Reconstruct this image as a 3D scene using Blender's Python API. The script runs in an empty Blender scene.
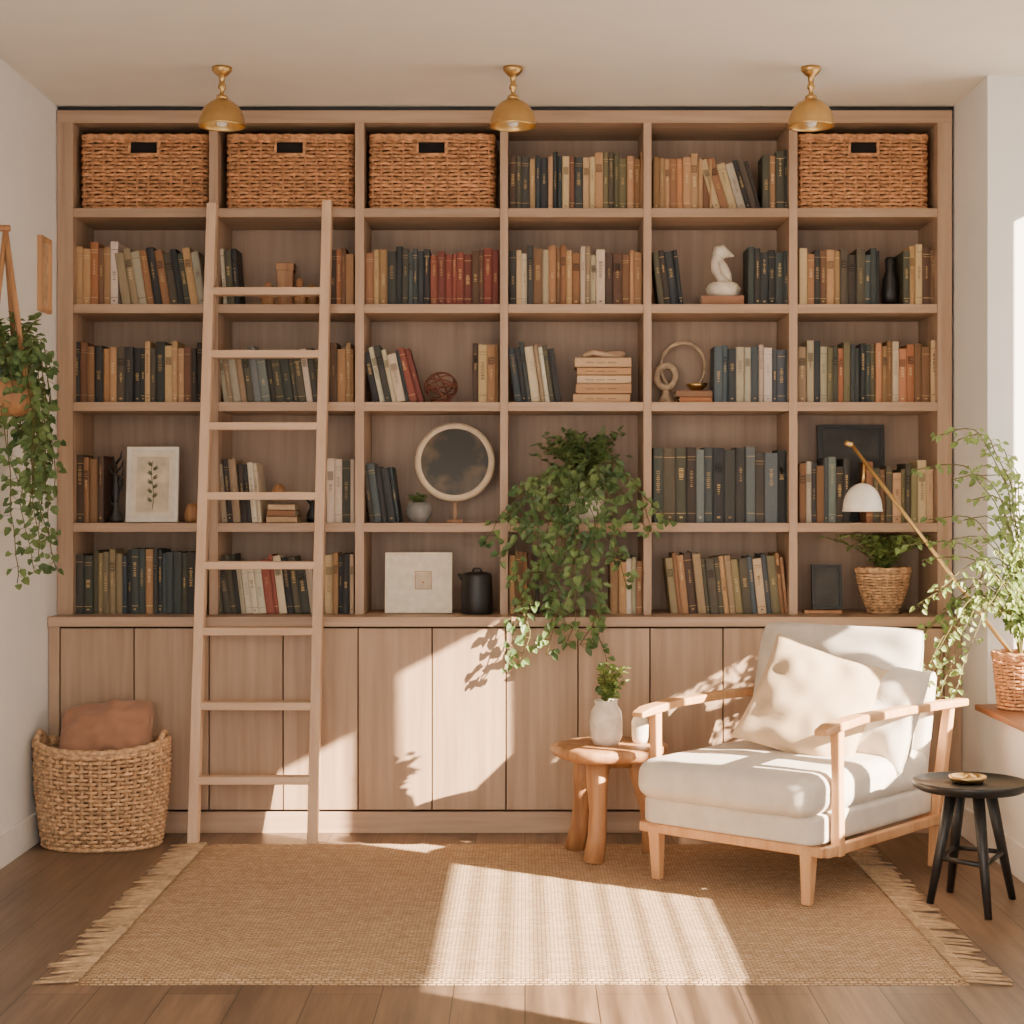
import bpy, math, random
from mathutils import Vector, Matrix, Quaternion, noise
R = random.Random(7)
scene = bpy.context.scene
CAMD, CAMH = 6.8, 1.30

# ---- projection helpers: image pixel coordinates (4 mm at bookcase face) -> metres at depth Y
def ex(u, Y=0.0): return (u-525.0)*(CAMD+Y)/1700.0
def ez(v, Y=0.0): return CAMH-(v-503.0)*(CAMD+Y)/1700.0
def srgb(r, g, b):
    f = lambda c: (c/255/12.92) if c/255 <= .04045 else ((c/255+.055)/1.055)**2.4
    return (f(r), f(g), f(b))

# ------------------------------------------------------------------ materials
def base_mat(name, rough=.6, metal=0.0):
    m = bpy.data.materials.new(name); m.use_nodes = True
    nt = m.node_tree; b = nt.nodes['Principled BSDF']
    b.inputs['Roughness'].default_value = rough; b.inputs['Metallic'].default_value = metal
    return m, nt, b
def N(nt, t, **k):
    n = nt.nodes.new(t)
    for a, v in k.items(): setattr(n, a, v)
    return n
def mixc(nt, a, b, fac=None, mode='MIX', f=1.0):
    m = N(nt, 'ShaderNodeMix', data_type='RGBA', blend_type=mode)
    if fac is not None: nt.links.new(fac, m.inputs[0])
    else: m.inputs[0].default_value = f
    for s, i in ((a, 6), (b, 7)):
        if isinstance(s, tuple): m.inputs[i].default_value = (*s[:3], 1)
        else: nt.links.new(s, m.inputs[i])
    return m.outputs[2]
def coords(nt, scale=(1, 1, 1), rot=(0, 0, 0)):
    tc = N(nt, 'ShaderNodeTexCoord'); mp = N(nt, 'ShaderNodeMapping')
    mp.inputs['Scale'].default_value = scale; mp.inputs['Rotation'].default_value = rot
    nt.links.new(tc.outputs['Object'], mp.inputs['Vector']); return mp.outputs[0]
def noiset(nt, vec, scale, detail=4, rough=.55):
    n = N(nt, 'ShaderNodeTexNoise'); n.inputs['Scale'].default_value = scale
    n.inputs['Detail'].default_value = detail; n.inputs['Roughness'].default_value = rough
    nt.links.new(vec, n.inputs['Vector']); return n.outputs['Fac']
def ramp(nt, fac, a, b):
    mr = N(nt, 'ShaderNodeMapRange'); mr.inputs[1].default_value = a; mr.inputs[2].default_value = b
    nt.links.new(fac, mr.inputs[0]); return mr.outputs[0]
def bump(nt, b, h, strength=.3, dist=.002):
    bp = N(nt, 'ShaderNodeBump'); bp.inputs['Strength'].default_value = strength
    bp.inputs['Distance'].default_value = dist
    nt.links.new(h, bp.inputs['Height']); nt.links.new(bp.outputs[0], b.inputs['Normal'])
def tint(nt, b, col):
    at = N(nt, 'ShaderNodeAttribute', attribute_name='Col')
    nt.links.new(mixc(nt, col, at.outputs['Color'], mode='MULTIPLY'), b.inputs['Base Color'])

def plain(name, c, rough=.6, metal=0, var=.06, nscale=30, bstr=.15, bdist=.001):
    m, nt, b = base_mat(name, rough, metal)
    v = coords(nt); n = noiset(nt, v, nscale)
    col = mixc(nt, tuple(x*(1-var*2) for x in c), tuple(min(1, x*(1+var*2)) for x in c), ramp(nt, n, .3, .7))
    tint(nt, b, col)
    if bstr: bump(nt, b, n, bstr, bdist)
    return m
def wood(name, c1, c2, axis='Z', rough=.5, s=1.0, bstr=.12):
    m, nt, b = base_mat(name, rough)
    sc = {'X': (1.2*s, 22*s, 22*s), 'Y': (22*s, 1.2*s, 22*s), 'Z': (22*s, 22*s, 1.2*s)}[axis]
    v = coords(nt, sc); n = noiset(nt, v, 1.6, 6, .6)
    sc2 = tuple(x*.22 for x in sc); n2 = noiset(nt, coords(nt, sc2), 1.3, 3)
    col = mixc(nt, c1, c2, ramp(nt, n, .3, .7))
    col = mixc(nt, col, mixc(nt, col, (.76, .74, .72), mode='MULTIPLY'), ramp(nt, n2, .5, .75))
    tint(nt, b, col); bump(nt, b, n, bstr, .001)
    return m
def fabric(name, c, scale=350, rough=.9, bstr=.35, var=.05):
    m, nt, b = base_mat(name, rough)
    v = coords(nt); w1 = N(nt, 'ShaderNodeTexWave', bands_direction='X'); w2 = N(nt, 'ShaderNodeTexWave', bands_direction='Z')
    for w in (w1, w2):
        w.inputs['Scale'].default_value = scale/3; w.inputs['Distortion'].default_value = 1.5
        nt.links.new(v, w.inputs['Vector'])
    ad = N(nt, 'ShaderNodeMath', operation='ADD'); nt.links.new(w1.outputs['Fac'], ad.inputs[0]); nt.links.new(w2.outputs['Fac'], ad.inputs[1])
    n = noiset(nt, v, 14)
    col = mixc(nt, tuple(x*(1-var*2) for x in c), tuple(min(1, x*(1+var)) for x in c), ramp(nt, n, .3, .7))
    tint(nt, b, col); bump(nt, b, ad.outputs[0], bstr, .0006)
    b.inputs['Sheen Weight'].default_value = .15
    return m

OAK1, OAK2 = srgb(186, 156, 130), srgb(160, 130, 105)
M_oakV = wood('oak_vertical_grain', OAK1, OAK2, 'Z')
M_oakH = wood('oak_horizontal_grain', OAK1, OAK2, 'X')
M_lad = wood('ladder_wood', srgb(214, 182, 152), srgb(198, 162, 132), 'Z')
M_chairw = wood('chair_ash_wood', srgb(220, 170, 122), srgb(196, 144, 98), 'Z')
M_stump = wood('rustic_wood', srgb(196, 146, 100), srgb(146, 98, 62), 'Z', .5)
M_sill = wood('sill_wood', srgb(160, 108, 74), srgb(132, 86, 56), 'Y')
M_book = plain('book_cloth', (1, 1, 1), .7, var=.05, nscale=60)
M_brass = plain('brass', srgb(204, 170, 112), .34, 1.0, var=.03, bstr=.03)
M_black = plain('black_painted', srgb(28, 27, 27), .45, var=.1)
M_dark = plain('dark_interior', srgb(30, 22, 17), .9)
M_white = plain('white_ceramic', srgb(232, 224, 210), .35, var=.03)
M_cream = plain('cream_paper', srgb(226, 214, 194), .8, var=.05)
M_stone = plain('stone', srgb(218, 206, 188), .8, var=.1, nscale=20, bstr=.5, bdist=.004)
M_ringw = plain('bleached_wood', srgb(196, 170, 140), .8, var=.15, nscale=30, bstr=.4, bdist=.003)
M_grey = plain('grey_ceramic', srgb(120, 120, 118), .5, var=.1)
M_soil = plain('soil', srgb(50, 36, 26), .95, var=.3)
M_wall = plain('wall_plaster', srgb(232, 230, 226), .85, var=.012, nscale=6, bstr=.06)
M_ceil = plain('ceiling_plaster', srgb(232, 226, 216), .9, var=.012, nscale=5, bstr=.05)
M_trim = plain('trim_paint', srgb(232, 228, 222), .6, var=.02)
M_wick = plain('wicker_honey', srgb(200, 146, 102), .6, var=.22, nscale=60)
M_wickL = plain('wicker_light', srgb(200, 160, 120), .6, var=.24, nscale=60)
M_linen = fabric('linen_offwhite', srgb(214, 204, 190))
M_beige = fabric('linen_beige', srgb(200, 174, 142))
M_terra = fabric('terracotta_fabric', srgb(158, 114, 88))
M_jute = plain('jute_fringe', srgb(196, 164, 128), .9, var=.12)
M_blind = fabric('added_blind_fabric', srgb(225, 214, 195))
M_stem = plain('plant_stem', srgb(96, 92, 48), .7)
M_ink = plain('print_ink', srgb(104, 100, 78), .9)

def leafmat(name, a, b_):
    m, nt, b = base_mat(name, .45)
    n = noiset(nt, coords(nt), 9, 3)
    col = mixc(nt, a, b_, ramp(nt, n, .35, .65)); tint(nt, b, col)
    tr = N(nt, 'ShaderNodeBsdfTranslucent'); nt.links.new(col, tr.inputs['Color'])
    mx = N(nt, 'ShaderNodeMixShader'); mx.inputs[0].default_value = .35
    nt.links.new(b.outputs[0], mx.inputs[1]); nt.links.new(tr.outputs[0], mx.inputs[2])
    nt.links.new(mx.outputs[0], nt.nodes['Material Output'].inputs[0])
    return m
M_leafD = leafmat('leaf_dark', srgb(78, 106, 62), srgb(128, 150, 90))
M_leafL = leafmat('leaf_light', srgb(110, 136, 72), srgb(150, 168, 98))

def floor_mat():
    m, nt, b = base_mat('oak_plank_floor', .42)
    v = coords(nt, (1, 1, 1), (0, 0, math.radians(90)))
    br = N(nt, 'ShaderNodeTexBrick'); br.offset = .37
    nt.links.new(v, br.inputs['Vector'])
    br.inputs['Scale'].default_value = 1; br.inputs['Brick Width'].default_value = 2.3
    br.inputs['Row Height'].default_value = .19; br.inputs['Mortar Size'].default_value = .0016
    br.inputs['Color1'].default_value = (*srgb(138, 113, 92), 1); br.inputs['Color2'].default_value = (*srgb(112, 92, 75), 1)
    br.inputs['Mortar'].default_value = (*srgb(56, 44, 36), 1)
    n = noiset(nt, coords(nt, (26, 1.5, 1)), 1.5, 7, .62)
    n2 = noiset(nt, coords(nt, (5, .8, 1)), 1.3, 3)
    g = mixc(nt, (.6, .59, .58), (1.15, 1.13, 1.1), ramp(nt, n, .3, .7))
    c = mixc(nt, br.outputs['Color'], g, mode='MULTIPLY')
    c = mixc(nt, c, mixc(nt, (.78, .78, .8), (1.12, 1.1, 1.08), ramp(nt, n2, .35, .65)), mode='MULTIPLY')
    tint(nt, b, c)
    bump(nt, b, n, .15, .001)
    return m
def rug_mat():
    m, nt, b = base_mat('jute_weave', .95)
    v = coords(nt)
    br = N(nt, 'ShaderNodeTexBrick'); br.offset = .5
    nt.links.new(v, br.inputs['Vector'])
    br.inputs['Scale'].default_value = 1; br.inputs['Brick Width'].default_value = .024
    br.inputs['Row Height'].default_value = .013; br.inputs['Mortar Size'].default_value = .003
    br.inputs['Mortar Smooth'].default_value = .8
    br.inputs['Color1'].default_value = (*srgb(220, 190, 154), 1); br.inputs['Color2'].default_value = (*srgb(194, 160, 122), 1)
    br.inputs['Mortar'].default_value = (*srgb(148, 116, 84), 1)
    n = noiset(nt, coords(nt, (2, 40, 1)), 1.5, 4); n3 = noiset(nt, coords(nt, (60, 60, 1)), 1.2, 2)
    g = mixc(nt, (.8, .79, .78), (1.1, 1.1, 1.1), ramp(nt, n, .3, .7))
    c = mixc(nt, br.outputs['Color'], g, mode='MULTIPLY')
    c = mixc(nt, c, mixc(nt, (.82, .81, .8), (1.1, 1.1, 1.1), ramp(nt, n3, .35, .65)), mode='MULTIPLY')
    tint(nt, b, c)
    inv = N(nt, 'ShaderNodeMath', operation='SUBTRACT'); inv.inputs[0].default_value = 1
    nt.links.new(br.outputs['Fac'], inv.inputs[1]); bump(nt, b, inv.outputs[0], .9, .005)
    return m

# ------------------------------------------------------------------ mesh builder
class MB:
    def __init__(s): s.v = []; s.f = []; s.m = []; s.c = []; s.sm = []; s.M = Matrix.Identity(4)
    def add(s, vs, fs, mat=0, col=(1, 1, 1), smooth=False):
        o = len(s.v); s.v += [s.M @ Vector(p) for p in vs]
        for f in fs:
            s.f.append([i+o for i in f]); s.m.append(mat); s.c.append(col); s.sm.append(smooth)
    def box(s, x0, x1, y0, y1, z0, z1, mat=0, col=(1, 1, 1), T=None):
        vs = [Vector((x, y, z)) for x in (x0, x1) for y in (y0, y1) for z in (z0, z1)]
        if T is not None: vs = [T @ p for p in vs]
        s.add(vs, [(0, 1, 3, 2), (4, 6, 7, 5), (0, 4, 5, 1), (2, 3, 7, 6), (0, 2, 6, 4), (1, 5, 7, 3)], mat, col)
    def tube(s, pts, r, n=8, mat=0, col=(1, 1, 1), closed=False, skip=None, flat=1.0, square=False):
        pts = [Vector(p) for p in pts]; k = len(pts)
        rs = r if isinstance(r, (list, tuple)) else [r]*k
        vs = []; up = None
        for i, p in enumerate(pts):
            if closed: t = pts[(i+1) % k]-pts[i-1]
            else: t = pts[min(i+1, k-1)]-pts[max(i-1, 0)]
            t = t.normalized() if t.length > 1e-9 else Vector((0, 0, 1))
            if up is None:
                up = Vector((0, 0, 1)) if abs(t.z) < .85 else Vector((0, 1, 0))
            a = t.cross(up)
            a = a.normalized() if a.length > 1e-6 else t.orthogonal().normalized()
            b = a.cross(t).normalized()
            if not closed: up = b
            for j in range(n):
                an = 2*math.pi*(j+(.5 if square else 0))/n
                vs.append(p+a*math.cos(an)*rs[i]*flat+b*math.sin(an)*rs[i])
        fs = []
        for i in range(k if closed else k-1):
            if skip and skip((pts[i]+pts[(i+1) % k])/2): continue
            for j in range(n):
                fs.append((i*n+j, i*n+(j+1) % n, ((i+1) % k)*n+(j+1) % n, ((i+1) % k)*n+j))
        if not closed: fs += [tuple(range(n-1, -1, -1)), tuple((k-1)*n+j for j in range(n))]
        s.add(vs, fs, mat, col, not square)
    def lathe(s, prof, c=(0, 0, 0), n=32, mat=0, col=(1, 1, 1), sx=1, sy=1, jit=0, caps=True):
        vs = []; fs = []
        for (r, z) in prof:
            for j in range(n):
                a = 2*math.pi*j/n
                q = 1+jit*noise.noise(Vector((math.cos(a)*1.7, math.sin(a)*1.7, c[0])))
                vs.append((c[0]+r*q*sx*math.cos(a), c[1]+r*q*sy*math.sin(a), c[2]+z))
        k = len(prof)
        for i in range(k-1):
            for j in range(n):
                fs.append((i*n+j, i*n+(j+1) % n, (i+1)*n+(j+1) % n, (i+1)*n+j))
        if caps and prof[0][0] > 1e-4: fs.append(tuple(range(n-1, -1, -1)))
        if caps and prof[-1][0] > 1e-4: fs.append(tuple((k-1)*n+j for j in range(n)))
        s.add(vs, fs, mat, col, True)
    def rbox(s, sx, sy, sz, r=.03, puff=0, n=12, mat=0, col=(1, 1, 1), T=Matrix.Identity(4), wr=0, seed=0):
        H = Vector((sx/2, sy/2, sz/2)); vd = {}; vs = []; fs = []
        def P(a, b, c):
            key = (a, b, c)
            if key in vd: return vd[key]
            q = [math.copysign(abs(2*t/n-1)**.75, 2*t/n-1) for t in key]
            p = Vector((q[0]*H.x, q[1]*H.y, q[2]*H.z))
            inn = Vector([max(-(H[i]-r), min(H[i]-r, p[i])) for i in range(3)])
            d = p-inn
            if d.length > 1e-9: p = inn+d.normalized()*r
            p.z += math.copysign(puff*(1-q[0]**2)*(1-q[1]**2), q[2]) if abs(q[2]) > .01 else 0
            if wr:
                w = noise.noise(p*9+Vector((seed, 0, 0)))*wr
                p += p.normalized()*w
            vd[key] = len(vs); vs.append(T @ p); return vd[key]
        for ax in range(3):
            for side in (0, n):
                for i in range(n):
                    for j in range(n):
                        ks = []
                        for (a, b) in ((i, j), (i+1, j), (i+1, j+1), (i, j+1)):
                            k3 = [0, 0, 0]; k3[ax] = side; k3[(ax+1) % 3] = a; k3[(ax+2) % 3] = b
                            ks.append(P(*k3))
                        fs.append(tuple(ks if side else ks[::-1]))
        s.add(vs, fs, mat, col, True)
    def pillow(s, W, Hh, T, mat=0, M=Matrix.Identity(4), n=30, seed=0, wr=.012, rc=0):
        def out(u, v):
            x = W/2*u*(1-.07*(1-v*v)); z = Hh/2*v*(1-.07*(1-u*u))
            k = 1-rc*(u*u*v*v)**1.5
            return x*k, z*k
        for sg in (-1, 1):
            vs = []; fs = []
            for i in range(n+1):
                for j in range(n+1):
                    u = math.sin((2*i/n-1)*math.pi/2); v = math.sin((2*j/n-1)*math.pi/2)
                    x, z = out(u, v)
                    e = max(0, (1-u*u)*(1-v*v))
                    y = T/2*e**.42
                    y += wr*noise.noise(Vector((u*2.4, v*2.4+seed, seed*1.3)))*min(1, e*3)*1.6
                    y += wr*.6*math.sin(9*math.atan2(v, u)+seed)*min(1, e*2)*(u*u+v*v)*.6
                    vs.append(M @ Vector((x, sg*y, z)))
            for i in range(n):
                for j in range(n):
                    a = i*(n+1)+j; q = (a, a+1, a+n+2, a+n+1)
                    fs.append(q if sg > 0 else q[::-1])
            s.add(vs, fs, mat, (1, 1, 1), True)
        pts = []
        for k in range(80):
            a = 4*k/80; sd = int(a); t = math.sin(((a-sd)*2-1)*math.pi/2)
            u, v = [(t, -1), (1, t), (-t, 1), (-1, -t)][sd]
            x, z = out(u, v); pts.append(M @ Vector((x, 0, z)))
        s.tube(pts, .0035, 5, mat, closed=True)
    def leaf(s, p, d, nrm, L, W, mat=0, fold=.25, col=(1, 1, 1)):
        d = d.normalized(); sd = d.cross(nrm)
        sd = sd.normalized() if sd.length > 1e-5 else d.orthogonal().normalized()
        up = sd.cross(d)
        tip = p+d*L-up*L*.18
        l1 = p+d*L*.28+sd*W*.5+up*W*fold; l2 = p+d*L*.68+sd*W*.38+up*W*fold*.4-up*L*.05
        r1 = p+d*L*.28-sd*W*.5+up*W*fold; r2 = p+d*L*.68-sd*W*.38+up*W*fold*.4-up*L*.05
        s.add([p, l1, l2, tip, r2, r1], [(0, 1, 2, 3), (0, 3, 4, 5)], mat, col, False)
    def obj(s, name, mats, parent=None, origin=None, bevel=0, seg=2):
        O = parent.location.copy() if parent else Vector(origin) if origin is not None else Vector((0, 0, 0))
        if not parent and origin is None and s.v:
            xs = [p.x for p in s.v]; ys = [p.y for p in s.v]; zs = [p.z for p in s.v]
            O = Vector(((min(xs)+max(xs))/2, (min(ys)+max(ys))/2, min(zs)))
        me = bpy.data.meshes.new(name); me.from_pydata([tuple(p-O) for p in s.v], [], s.f)
        for m in mats: me.materials.append(m)
        me.polygons.foreach_set('material_index', s.m); me.polygons.foreach_set('use_smooth', s.sm)
        ca = me.color_attributes.new('Col', 'FLOAT_COLOR', 'CORNER'); arr = []
        for f, c in zip(s.f, s.c): arr += [c[0], c[1], c[2], 1.0]*len(f)
        ca.data.foreach_set('color', arr); me.update()
        ob = bpy.data.objects.new(name, me); scene.collection.objects.link(ob)
        if parent: ob.parent = parent
        else: ob.location = O
        if bevel:
            bm = ob.modifiers.new('Bevel', 'BEVEL'); bm.width = bevel; bm.segments = seg; bm.limit_method = 'ANGLE'
        return ob
def group(name, loc):
    e = bpy.data.objects.new(name, None); scene.collection.objects.link(e); e.location = loc; e.empty_display_size = .1
    return e
def simple(name, mats, fn, **k):
    b = MB(); fn(b); return b.obj(name, mats, **k)

# ------------------------------------------------------------------ room shell
XL, XR, ZC = -1.875, 1.72, 2.89
YB = .36
def bx(name, mats, *a, **k): return simple(name, mats, lambda b: b.box(*a), **k)
bx('floor', [floor_mat()], -2.0, 2.4, -7.4, .5, -.06, 0, origin=(0, 0, 0))
bx('ceiling', [M_ceil], -2.0, 2.4, -7.4, .5, ZC, ZC+.08)
bx('wall_left', [M_wall], XL-.12, XL, -7.4, .5, 0, ZC)
bx('wall_back', [M_wall], XL, XR, YB, .5, 0, ZC)
def wr(b):
    b.box(XR, 2.3, -.48, .5, 0, ZC)
    b.box(XR, 2.3, -4.0, -.48, 0, .53)
    b.box(XR, 2.3, -7.4, -4.0, 0, ZC)
    ops = [(-.78, -.50), (-1.48, -.88), (-1.86, -1.53), (-2.19, -1.92), (-3.88, -2.26)]  # first slot is unseen, added only to throw sun on the reveal
    zlo, zhi = .86, 2.6
    b.box(2.2, 2.3, -4.0, -.48, .53, zlo); b.box(2.2, 2.3, -4.0, -.48, zhi, ZC)
    edges = [-.48]+[e for o in ops for e in (o[1], o[0])]+[-4.0]
    for i in range(0, len(edges), 2): b.box(2.2, 2.3, edges[i+1], edges[i], zlo, zhi)
simple('wall_right', [M_wall], wr)
bx('windowsill', [M_sill], XR-.05, 2.198, -3.99, -.485, .531, .553, bevel=.004)
for i, (y0, y1, zb) in enumerate([(-.78, -.50, 2.5), (-1.48, -.88, 1.40), (-1.86, -1.53, 2.06), (-2.19, -1.92, 1.92), (-3.88, -2.26, 1.31)]):
    g = group('window_%d' % (i+1), (2.24, (y0+y1)/2, .86))  # the first one frames the slot added to light the reveal
    def fr(b):
        t = .012
        b.box(2.225, 2.27, y0+.001, y0+t, .861, 2.599); b.box(2.225, 2.27, y1-t, y1-.001, .861, 2.599)
        b.box(2.225, 2.27, y0+t, y1-t, .861, .861+t); b.box(2.225, 2.27, y0+t, y1-t, 2.599-t, 2.599)
        if i == 4:
            z = .9
            while z < 1.33: b.box(2.240, 2.254, y0+t, y1-t, z, z+.004); z += .055  # unseen slats added to stripe the sun on the rug
        if i == 1: b.box(2.235, 2.26, y0+t, y1-t, 1.12, 1.135)
    simple('frame', [M_trim], fr, parent=g)
    if zb < 2.5: simple('added_sun_blind', [M_blind], lambda b: b.box(2.205, 2.211, y0+.005, y1-.005, zb, 2.58), parent=g)  # unseen blinds added to cut the sun patches to height
bx('baseboard_left', [M_trim], XL+.0005, XL+.016, -7.3, -.145, 0, .12, bevel=.003)
bx('baseboard_right', [M_trim], XR-.016, XR-.0005, -7.3, -.145, 0, .12, bevel=.003)

# ------------------------------------------------------------------ bookcase
ZS = [2.48, 2.096, 1.704, 1.22]; TH = .036; ZCT = .853; CF = -.12
bc = group('built_in_bookcase', (-.08, .1, 0))
UP = [(57, 73), (209, 218), (355, 364), (500, 508), (643.5, 651.5), (789, 797.5), (937.5, 952)]
def frame(b):
    for a, c in UP: b.box(ex(a), ex(c), 0, .335, ZCT, 2.866, 0)
def shelves(b):
    b.box(ex(57), ex(952), -.004, .335, 2.82, 2.870, 0)
    for z in ZS:
        for i in range(6): b.box(ex(UP[i][1]), ex(UP[i+1][0]), .003, .33, z-TH, z, 0)
simple('case_uprights', [M_oakV], frame, parent=bc, bevel=.0015)
simple('case_shelves', [M_oakH], shelves, parent=bc, bevel=.0015)
simple('back_panel', [M_oakV], lambda b: [b.box(ex(UP[i][1])-.004, ex(UP[i+1][0])+.004, .335, .35, ZCT, 2.85, 0, (R.uniform(.78, .86),)*3) for i in range(6)], parent=bc)  # oak tinted darker here: shade of the cells put into the colour
simple('countertop', [M_oakH], lambda b: b.box(XL+.002, XR-.002, CF-.015, .35, ZCT-.038, ZCT), parent=bc, bevel=.002)
def doors(b):
    xs = [60, 134, 209, 283, 358, 432, 506, 578, 650, 723, 797, 870, 944]
    for a, c in zip(xs[:-1], xs[1:]):
        t = R.uniform(.90, 1.03)
        b.box(ex(a, CF)+.0025, ex(c, CF)-.0025, CF, CF+.02, .095, ZCT-.046, 0, (t, t, t*.99))
    b.box(XL+.003, ex(60, CF)-.003, CF, CF+.02, .0, ZCT-.038)
    b.box(ex(944, CF)+.003, XR-.003, CF, CF+.02, .0, ZCT-.038)
simple('cabinet_doors', [M_oakV], doors, parent=bc, bevel=.0015)
simple('cabinet_carcass', [M_dark], lambda b: b.box(XL+.01, XR-.01, CF+.022, .34, .09, ZCT-.04), parent=bc)
simple('plinth', [M_oakH], lambda b: b.box(ex(60, CF), ex(944, CF), CF+.012, .3, 0, .085), parent=bc, bevel=.002)
simple('gap_shade_strip', [M_black], lambda b: b.box(XL+.003, XR-.003, .012, .33, 2.872, 2.888), parent=bc)  # solid black strip put in for the shade of the ceiling gap

# ------------------------------------------------------------------ books
PAL = {
 'tan': [(182, 144, 102), (158, 120, 82), (194, 162, 122), (140, 102, 68), (200, 174, 136), (120, 86, 58), (184, 148, 106)],
 'brown': [(112, 78, 56), (90, 64, 48), (136, 96, 64), (74, 56, 44), (160, 122, 84)],
 'cream': [(206, 190, 162), (190, 174, 148), (212, 200, 178), (172, 156, 132), (164, 152, 132), (150, 128, 100)],
 'dark': [(52, 52, 50), (62, 62, 56), (42, 42, 44), (72, 70, 60), (56, 49, 42), (84, 77, 62)],
 'navy': [(56, 64, 70), (48, 54, 58), (70, 79, 82), (60, 67, 66), (43, 46, 49)],
 'blue': [(92, 101, 104), (110, 117, 115), (77, 88, 93), (176, 165, 145), (65, 73, 77)],
 'red': [(128, 64, 52), (146, 80, 64), (108, 52, 44), (136, 70, 56), (102, 60, 48)],
 'olive': [(110, 101, 74), (91, 85, 63), (138, 122, 88), (79, 77, 61)],
 'orange': [(178, 120, 78), (184, 132, 90), (158, 102, 68)],
}
def pick(ps): return srgb(*R.choice(PAL[R.choice(ps)]))
def books(row, u0, u1, hmin, hmax, pals, lean=0, y0=.045, wr_=(4.2, 9)):
    z0 = (ZS+[ZCT])[row-1]+.0005
    b = MB(); k = (CAMD+y0)/1700
    x = ex(u0, y0)+.001; xe = ex(u1, y0)-.001
    th = math.radians(lean)
    if lean > 0: x += hmax*k*math.sin(th)*.9
    npal = len(pals); X0, X1 = x, xe
    while x < xe-.008:
        w = min(R.uniform(*wr_)*k, xe-x)
        h = R.uniform(hmin, hmax)*k; d = R.uniform(.14, .19); yj = y0+R.uniform(-.008, .01)
        t = (x-X0)/max(1e-6, X1-X0)*npal
        c = pick([pals[min(npal-1, int(t))]] if R.random() < .55 else pals)
        c = tuple(q*R.uniform(.92, 1.05) for q in c)
        if lean > 0: T = Matrix.Translation((x, 0, z0)) @ Matrix.Rotation(-th, 4, 'Y')
        else: T = Matrix.Translation((x, 0, z0))
        g = .0006; tk = .002
        b.box(g, g+tk, yj+.003, yj+d, 0, h, 0, c, T); b.box(w-g-tk, w-g, yj+.003, yj+d, 0, h, 0, c, T)
        n = 6; vs = []
        for i in range(n+1):
            a = math.pi*i/n; px = w/2-math.cos(a)*(w/2-g); py = yj+.004-math.sin(a)*.004
            vs += [T @ Vector((px, py, 0)), T @ Vector((px, py, h))]
        fs = [(2*i, 2*i+2, 2*i+3, 2*i+1) for i in range(n)]
        fs += [tuple(2*i+1 for i in range(n+1)), tuple(2*i for i in range(n, -1, -1))]
        b.add(vs, fs, 0, c)
        b.box(g+tk, w-g-tk, yj+.004, yj+d-.004, .003, h-.004, 0, srgb(206, 186, 152), T)
        lum = sum(c)/3
        full = srgb(210, 176, 116) if lum < .16 else (srgb(86, 62, 42) if lum > .3 else srgb(226, 204, 160))
        mx_ = R.uniform(.35, .85)
        ink = tuple(c[i]*(1-mx_)+full[i]*mx_ for i in range(3))
        q = R.random(); f0 = yj-.0012
        def band(za, zb, ins, col): b.box(w*ins, w*(1-ins), f0, yj+.003, za*h, zb*h, 0, col, T)
        if q < .35:
            band(.87, .88, .08, ink); band(.12, .13, .08, ink)
            if R.random() < .5: band(.83, .836, .08, ink)
        if R.random() < .72 and w > .012:
            z = R.uniform(.36, .6); ze = z+R.uniform(.1, .3); ins = R.uniform(.3, .42)
            while z < ze: band(z, z+R.uniform(.008, .02), ins+R.uniform(-.05, .04), ink); z += .028
        if q > .78: band(.66, .8, .14, tuple(v*.5 for v in c)); band(.70, .71, .28, ink); band(.74, .75, .28, ink)
        if R.random() < .25: band(.06, .085, .36, ink)
        x += w/math.cos(th)
    b.obj('row_of_books', [M_book])

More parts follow.
